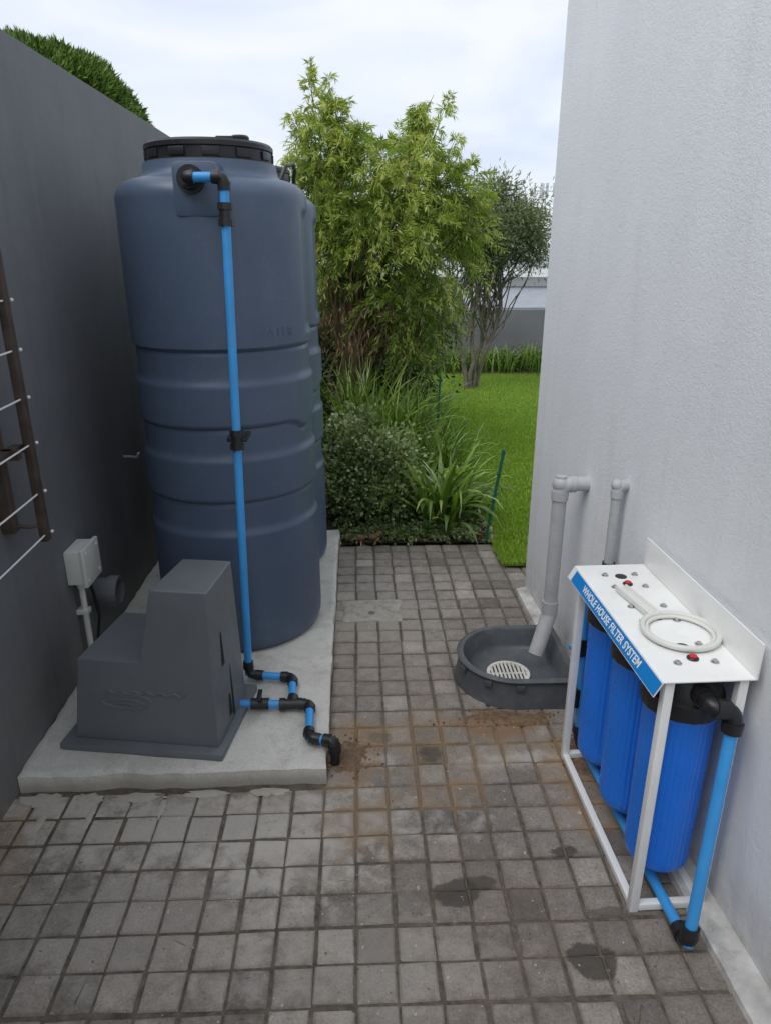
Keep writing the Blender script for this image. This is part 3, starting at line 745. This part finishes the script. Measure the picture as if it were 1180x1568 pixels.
for (x,z,lx,lz) in [(-.22,2.32,-.10,.50),(-.27,2.3,-.03,.58),(-.13,2.35,.05,.27),(-.30,2.2,-.14,.40),(-.15,2.4,-.02,.40),(.02,2.35,.06,.14),(.42,2.3,.06,.30),(.52,2.25,.14,.42),(.46,2.3,-.03,.34),(.40,2.3,.16,.40),(-.38,2.05,-.12,.22),(.7,2.1,.14,.14),(.62,2.15,.10,.26),(.25,2.3,0,.10),(.8,1.95,.16,.05),(-.1,2.3,-.03,.34)]:
    pts=[Vector((x+lx*u,ty-.05+.05*math.sin(u*5+x*9),z+lz*(u-.1*u*u))) for u in np.linspace(0,1,8)]
    b.tube(pts,.005,0,5,.0015)
    for q in range(16):
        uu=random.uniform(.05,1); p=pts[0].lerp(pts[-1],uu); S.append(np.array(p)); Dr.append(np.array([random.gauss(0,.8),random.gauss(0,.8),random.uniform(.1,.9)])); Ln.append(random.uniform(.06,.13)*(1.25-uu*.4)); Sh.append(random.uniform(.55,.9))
P,D,LL,WW,SS=twig_leaves(S,Dr,Ln,Sh,26,.054,.0095,.55)
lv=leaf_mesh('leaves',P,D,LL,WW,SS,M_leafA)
for k in range(0,len(S),3):
    p=Vector(S[k]); d=Vector(Dr[k]).normalized(); l=Ln[k]; b.tube([p,p+d*l*.5-Vector((0,0,.14*l)),p+d*l-Vector((0,0,.55*l))],.0022,0,4,.001)
tw=b.build('twigs',[M_bark])
b=MB(); tp=limb(b,(-.16,ty,.0),(-.04,ty,1.0),.055,.042,.05)
tp2=limb(b,(-.1,ty+.1,0),(.10,ty+.1,1.2),.035,.02,.08)
for k in range(0,80):
    c,d=c1[rng.integers(len(c1))]; st=Vector((tp if k%3 else tp2)[random.randint(3,7)]); limb(b,st,c,.016,.004,.09,7)
tr=b.build('trunk',[M_bark],True,60)
n=1300;C=[];D=[]
for k in range(n):
    a=random.uniform(0,6.28);d=random.random()**.5; C.append([.18+.55*d*math.cos(a),ty+.5*d*math.sin(a),random.uniform(.9,1.25)]);D.append([random.gauss(0,.45),random.gauss(0,.45),-1])
dr=leaf_mesh('dry_leaves',np.array(C),np.array(D),rng.uniform(.04,.08,n),rng.uniform(.006,.010,n),rng.random(n),M_dry)
group('broadleaf_tree',(-.16,ty,0),[lv,tw,tr,dr])
# olive tree
oy=8.8
ells=[(1.65,oy,1.92,.58,.6,.36,3),(1.40,oy,1.62,.42,.5,.22,1.2),(1.95,oy,1.75,.42,.5,.28,1.6),(1.55,oy,2.2,.28,.35,.22,1),(1.2,oy,1.9,.35,.4,.34,1.3),(2.0,oy,2.0,.3,.4,.3,1)]
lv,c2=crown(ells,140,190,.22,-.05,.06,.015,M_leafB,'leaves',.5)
b=MB(); tps=[limb(b,(1.36+.05*k,oy+.04*k,0),(1.36+.2*(k-1),oy,1.25),.028,.018,.06) for k in range(4)]
for k in range(90):
    c,d=c2[rng.integers(len(c2))]; limb(b,random.choice(tps)[random.randint(3,7)],c,.010,.003,.08,6)
tr=b.build('trunk',[M_obark],True,60); group('olive_tree',(1.4,oy,0),[lv,tr])
# clipped conifer behind left wall
n=36000
d=rng.normal(size=(n,3)); d/=np.linalg.norm(d,axis=1,keepdims=True); d[:,2]=np.abs(d[:,2])*1.0-.25
lump=np.array([1+.09*mn.noise(Vector(tuple(v*3.2)))+.05*mn.noise(Vector(tuple(v*9))) for v in d])
hx=-2.98
C=np.array([hx,7.5,2.68])+np.sign(d)*np.abs(d)**.85*np.array([1.03,1.0,.88])*(lump*rng.uniform(.9,1.02,n))[:,None]
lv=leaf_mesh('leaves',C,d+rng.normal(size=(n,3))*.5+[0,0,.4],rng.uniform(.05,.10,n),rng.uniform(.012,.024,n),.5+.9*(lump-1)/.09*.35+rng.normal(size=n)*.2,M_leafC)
b=MB()
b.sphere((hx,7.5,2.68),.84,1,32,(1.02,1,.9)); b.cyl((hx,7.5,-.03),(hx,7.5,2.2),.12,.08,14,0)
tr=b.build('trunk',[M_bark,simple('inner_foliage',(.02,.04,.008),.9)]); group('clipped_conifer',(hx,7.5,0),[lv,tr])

def straps(name,specs,mat):
    V=[];F=[];SH=[]
    for (cx,cy,sx,sy,n,Ln,Wd,arch,up) in specs:
        for k in range(n):
            bx=cx+random.gauss(0,sx);by=max(3.86,cy+random.gauss(0,sy));a=random.uniform(0,2*math.pi); L_=Ln*random.uniform(.6,1.2); w_=Wd*random.uniform(.7,1.25)
            tilt=random.uniform(.05,up); ar=arch*random.uniform(.3,1.5); s=random.random()
            p=Vector((bx,by,.0)); seg=7; o=len(V); side=Vector((-math.sin(a),math.cos(a),0))
            tw=random.uniform(-.5,.5)
            for q in range(seg+1):
                u=q/seg; ww=w_*(math.sin(math.pi*min(1,.25+u*.75))**.7 if u<1 else .02)
                sd=(side+Vector((0,0,tw*u))).normalized()
                V.append(p-sd*ww/2);V.append(p+sd*ww/2);SH+= [s*(.5+.5*u)+.1*u]*2
                ang=tilt+ar*u*u; p=p+Vector((math.cos(a)*math.sin(ang),math.sin(a)*math.sin(ang),math.cos(ang)))*L_/seg
                if p.z<.012: p.z=.012
            for q in range(seg): F.append((o+q*2,o+q*2+1,o+q*2+3,o+q*2+2))
    me=bpy.data.meshes.new(name); me.from_pydata(V,[],F); me.materials.append(mat)
    at=me.attributes.new('shade','FLOAT','POINT'); at.data.foreach_set('value',[min(1,max(0,x)) for x in SH])
    me.polygons.foreach_set('use_smooth',[True]*len(me.polygons)); me.update()
    o=bpy.data.objects.new(name,me); scene.collection.objects.link(o); return o
straps('agapanthus_plant',[(.48,4.05,.05,.05,75,.55,.034,1.9,.85),(.36,4.3,.05,.05,45,.5,.028,1.8,.7),(.62,4.2,.05,.05,45,.5,.030,1.9,.75)],M_leafE)
straps('tall_grass_clump',[(-.05,5.0,.12,.1,300,.88,.014,1.1,.40),(.22,5.05,.12,.12,300,.82,.014,1.3,.5),(.42,5.4,.12,.15,200,.72,.014,1.4,.5)],M_leafE)
straps('border_grass',[(.55,4.85,.10,.12,200,.55,.015,1.5,.6),(.62,5.7,.12,.3,150,.42,.014,1.5,.6),(.6,6.8,.12,.5,200,.42,.014,1.5,.6),(.65,8.4,.12,.6,200,.40,.014,1.5,.6)],M_leafE)
straps('back_border_grass',[(.95,10.2,.12,.12,90,.8,.018,1.0,.4)]+[(1.25+.3*k,10.2,.12,.12,40,.42,.018,1.2,.55) for k in range(8)],M_leafE)
ells=[(.04,4.3,.38,.28,.28,.24,3),(-.05,4.3,.2,.22,.24,.17,1.8),(.16,4.22,.18,.2,.22,.15,1.6),(.2,4.3,.4,.16,.2,.18,1),(-.02,4.3,.55,.16,.16,.14,.7)]
lv,c3=crown(ells,165,95,.11,-.2,.030,.021,M_leafD,'leaves',.6)
b=MB()
for k in range(45):
    c,d=c3[rng.integers(len(c3))]; limb(b,(.04+random.gauss(0,.05),4.25+random.gauss(0,.05),0),c,.005,.002,.07,6)
tr=b.build('stems',[M_bark]); group('shrub',(.04,4.35,0),[lv,tr])
S=[];Dr=[];Ln=[];Sh=[]
for k in range(330):
    x=random.uniform(-.1,.74); 
    S.append([x,3.86+random.random()**1.6*.35,.02+random.random()*.03]); Dr.append([random.gauss(0,.8),random.gauss(-.35,.6),random.uniform(.2,1)]); Ln.append(random.uniform(.05,.13)); Sh.append(random.uniform(.0,.6))
P,D,LL,WW,SS=twig_leaves(S,Dr,Ln,Sh,12,.026,.015,.5)
leaf_mesh('ground_cover',P,D,LL,WW,SS,M_leafD)
def bush(name,ells,ncl,per,clr,L,W,mat,base):
    lv,cc=crown(ells,ncl,per,clr,.1,L,W,mat,'leaves',.5); b=MB()
    for k in range(20):
        c,d=cc[rng.integers(len(cc))]; limb(b,(base[0]+random.gauss(0,.05),base[1]+random.gauss(0,.05),0),c,.008,.003,.07,6)
    group(name,(base[0],base[1],0),[lv,b.build('stems',[M_bark])])
bush('shrub',[(-.3,6.6,.7,.6,.4,.5,1),(.3,7.0,.6,.45,.4,.45,1)],80,200,.26,.06,.028,M_leafF,(0,6.8))
bush('shrub',[(-.55,5.0,.6,.35,.35,.5,1)],30,200,.2,.05,.02,M_leafF,(-.55,5.0))
bush('hedge',[(1.1+.35*k,10.35,.13,.25,.18,.12,1) for k in range(7)],100,130,.14,.035,.018,M_leafC,(1.8,10.35))
bush('distant_trees',[(-6+1.9*k,32+2*math.sin(k*2.1),.0+.5*math.sin(k*1.3),1.5,1.5,1.3,1) for k in range(12)],250,130,1.0,.28,.16,M_leafF,(3,30))

# lawn
sheet('flower_bed',list(np.linspace(-1.09,.80,30)),list(np.linspace(3.815,10.75,90)),lambda x,y:.006+.02*mn.noise(Vector((x*4,y*4,0)))+.008*mn.noise(Vector((x*15,y*15,3))),M_soil)
def lz(x,y): return .012+.008*mn.noise(Vector((x*2,y*2,7)))
sheet('back_flower_bed',list(np.linspace(.8,9,40)),list(np.linspace(9.95,10.75,8)),lambda x,y:.02+.015*mn.noise(Vector((x*4,y*4,0))),M_soil)
ls=sheet('turf',list(np.linspace(.80,8,60)),list(np.linspace(3.45,10.0,60)),lz,M_turf)
n=90000
yy=3.46+6.5*rng.random(n)**1.25; xx=.80+.03*np.sin(yy*3)+(rng.random(n)**1.3)*(.3+yy*.22)
C=np.stack([xx,yy,np.full(n,.008)],1)
D=np.stack([rng.normal(size=n)*.45,rng.normal(size=n)*.45,np.ones(n)],1)
bl=leaf_mesh('blades',C,D,rng.uniform(.02,.045,n),rng.uniform(.004,.009,n),rng.normal(.5,.22,n),M_blade)
group('lawn',(2,7,0),[ls,bl])
n=600; C=np.stack([rng.uniform(-.1,.8,n),rng.uniform(3.80,4.8,n),rng.uniform(.02,.035,n)],1)
leaf_mesh('leaf_litter',C,np.stack([rng.normal(size=n),rng.normal(size=n),rng.normal(size=n)*.15],1),rng.uniform(.03,.07,n),rng.uniform(.008,.018,n),rng.random(n),M_dry)
b=MB()
def rock(cx,cy,cz,s,m,sq=(1,1,.6)):
    o=len(b.v); b.sphere((cx,cy,cz),s,m,12,sq)
    for k in range(o,len(b.v)):
        v=Vector(b.v[k]); q=1+.35*mn.noise(v*22); b.v[k]=(cx+(v.x-cx)*q,cy+(v.y-cy)*q,cz+(v.z-cz)*q)
for k in range(16): rock(.775+random.uniform(-.02,.02),3.86+k*.11,.01,random.uniform(.025,.045),0,(.8,1.2,.7))
for (x,y) in((.0,3.85),(.08,3.86),(.12,3.9),(-.06,3.86)): rock(x,y,.03,.03,1,(1.1,.8,.7))
b.build('bed_edging',[M_stone,M_brick])
b=MB(); b.cyl((.735,3.82,-.02),(.828,3.86,.555),.009,seg=10)
for u_ in(.25,.5,.75,.97):
    p=Vector((.735,3.82,-.02)).lerp(Vector((.828,3.86,.555)),u_); b.cyl(p-Vector((.002,0,.008)),p+Vector((.002,0,.008)),.013,seg=10)
for u_ in(.42,.8):
    p=Vector((.735,3.82,-.02)).lerp(Vector((.828,3.86,.555)),u_); b.tube([p,p+Vector((-.1,.6,-.03)),p+Vector((-.14,1.6,-.0))],.0013,0,5)
b.build('garden_stake',[M_stake])
b=MB(); b.cyl((.60,5.3,0),(.62,5.3,.75),.008,seg=8); b.build('garden_stake',[M_stake])

# ------------------------------------------------------------------ neighbouring house, mast
b=MB(); b.box(0,16,20,28,-2.3,1.05,0); b.box(-.3,16.3,19.6,28.3,1.05,1.30,0); w=b.build('walls',[M_hwhite],False)
b=MB(); b.box(2.4,14,17.2,19.98,.18,.42,0); 
for x in(2.6,5,8,11,13.6): b.box(x,x+.25,17.3,17.55,-2.3,.18,0)
v=b.build('verandah',[M_hwhite],False)
b=MB()
for x in(1,4,7,10,13): b.box(x,x+1.8,19.97,20.02,-.6,.75,0)
g=b.build('windows',[M_glass],False)
b=MB(); b.add([(-.3,19.6,1.31),(16.3,19.6,1.31),(16.3,28.3,1.31),(-.3,28.3,1.31),(8,24,1.75)],[(0,1,4),(1,2,4),(2,3,4),(3,0,4),(3,2,1,0)])
# verandah lean-to roof in grey sheet
b.add([(2.3,17.1,.43),(14.1,17.1,.43),(14.1,19.97,.80),(2.3,19.97,.80)],[(0,1,2,3)])
r_=b.build('roof',[M_roof],False)
group('neighbouring_house',(8,24,-2.2),[w,v,g,r_])
b=MB(); mx,my=14.6,60
for (dx,dy) in((0,0),(.5,0),(.25,.4)): b.cyl((mx+dx,my+dy,-2.2),(mx+.25+(dx-.25)*.5,my+.15+(dy-.15)*.5,6.9),.05,.03,8)
for z in np.arange(0,6.6,.6): b.cyl((mx,my,z),(mx+.5,my,z+.5),.02,seg=6); b.cyl((mx+.5,my,z),(mx,my,z+.5),.02,seg=6)
for dx in(-.6,-.1,.4,.9): b.box(mx+dx,mx+dx+.1,my-.2,my,5.9,6.9,0)
b.box(mx-.6,mx+1.0,my-.05,my+.05,6.3,6.36,0)
b.build('cell_tower',[simple('hazy_steel',(.6,.62,.65),.7,.05)])

# ------------------------------------------------------------------ world, sun, camera
w=bpy.data.worlds.new("World"); scene.world=w; w.use_nodes=True; nt=w.node_tree; N=nt.nodes; Lk=nt.links
bg=N['Background']; sky=N.new('ShaderNodeTexSky'); sky.sky_type='NISHITA'; sky.sun_disc=False; sky.sun_elevation=R(55); sky.sun_rotation=R(232)
tc=N.new('ShaderNodeTexCoord'); mp=N.new('ShaderNodeMapping'); mp.inputs['Scale'].default_value=(1,1,2.6); Lk.new(tc.outputs['Generated'],mp.inputs[0])
nz=N.new('ShaderNodeTexNoise'); nz.inputs['Scale'].default_value=2.6; nz.inputs['Detail'].default_value=8; nz.inputs['Roughness'].default_value=.5; nz.inputs['Distortion'].default_value=.5; Lk.new(mp.outputs[0],nz.inputs['Vector'])
rp=N.new('ShaderNodeValToRGB'); Lk.new(nz.outputs['Fac'],rp.inputs[0]); e=rp.color_ramp.elements
e[0].position=.33; e[0].color=(6.1,6.9,8.4,1); e[1].position=.60; e[1].color=(8.3,8.6,9.0,1)
mx=N.new('ShaderNodeMixRGB'); mx.inputs[0].default_value=.9; Lk.new(sky.outputs[0],mx.inputs[1]); Lk.new(rp.outputs[0],mx.inputs[2])
Lk.new(mx.outputs[0],bg.inputs[0]); bg.inputs[1].default_value=.12
sl=bpy.data.lights.new('sun','SUN'); sl.energy=1.5; sl.angle=R(45); sl.color=(1,.975,.94)
so=bpy.data.objects.new('sun',sl); scene.collection.objects.link(so)
az=R(232); el=R(55); sd=Vector((math.sin(az)*math.cos(el),math.cos(az)*math.cos(el),math.sin(el)))
so.rotation_euler=sd.to_track_quat('Z','Y').to_euler()
cam=bpy.data.cameras.new('camera'); co=bpy.data.objects.new('camera',cam); scene.collection.objects.link(co); scene.camera=co
co.location=(0,0,1.6); co.rotation_euler=(R(69.9),0,R(-2.25)); cam.sensor_fit='VERTICAL'; cam.sensor_height=24; cam.lens=24*.6856; cam.clip_end=1000; cam.clip_start=.02
scene.view_settings.view_transform='Standard'; scene.view_settings.look='None'; scene.view_settings.exposure=0
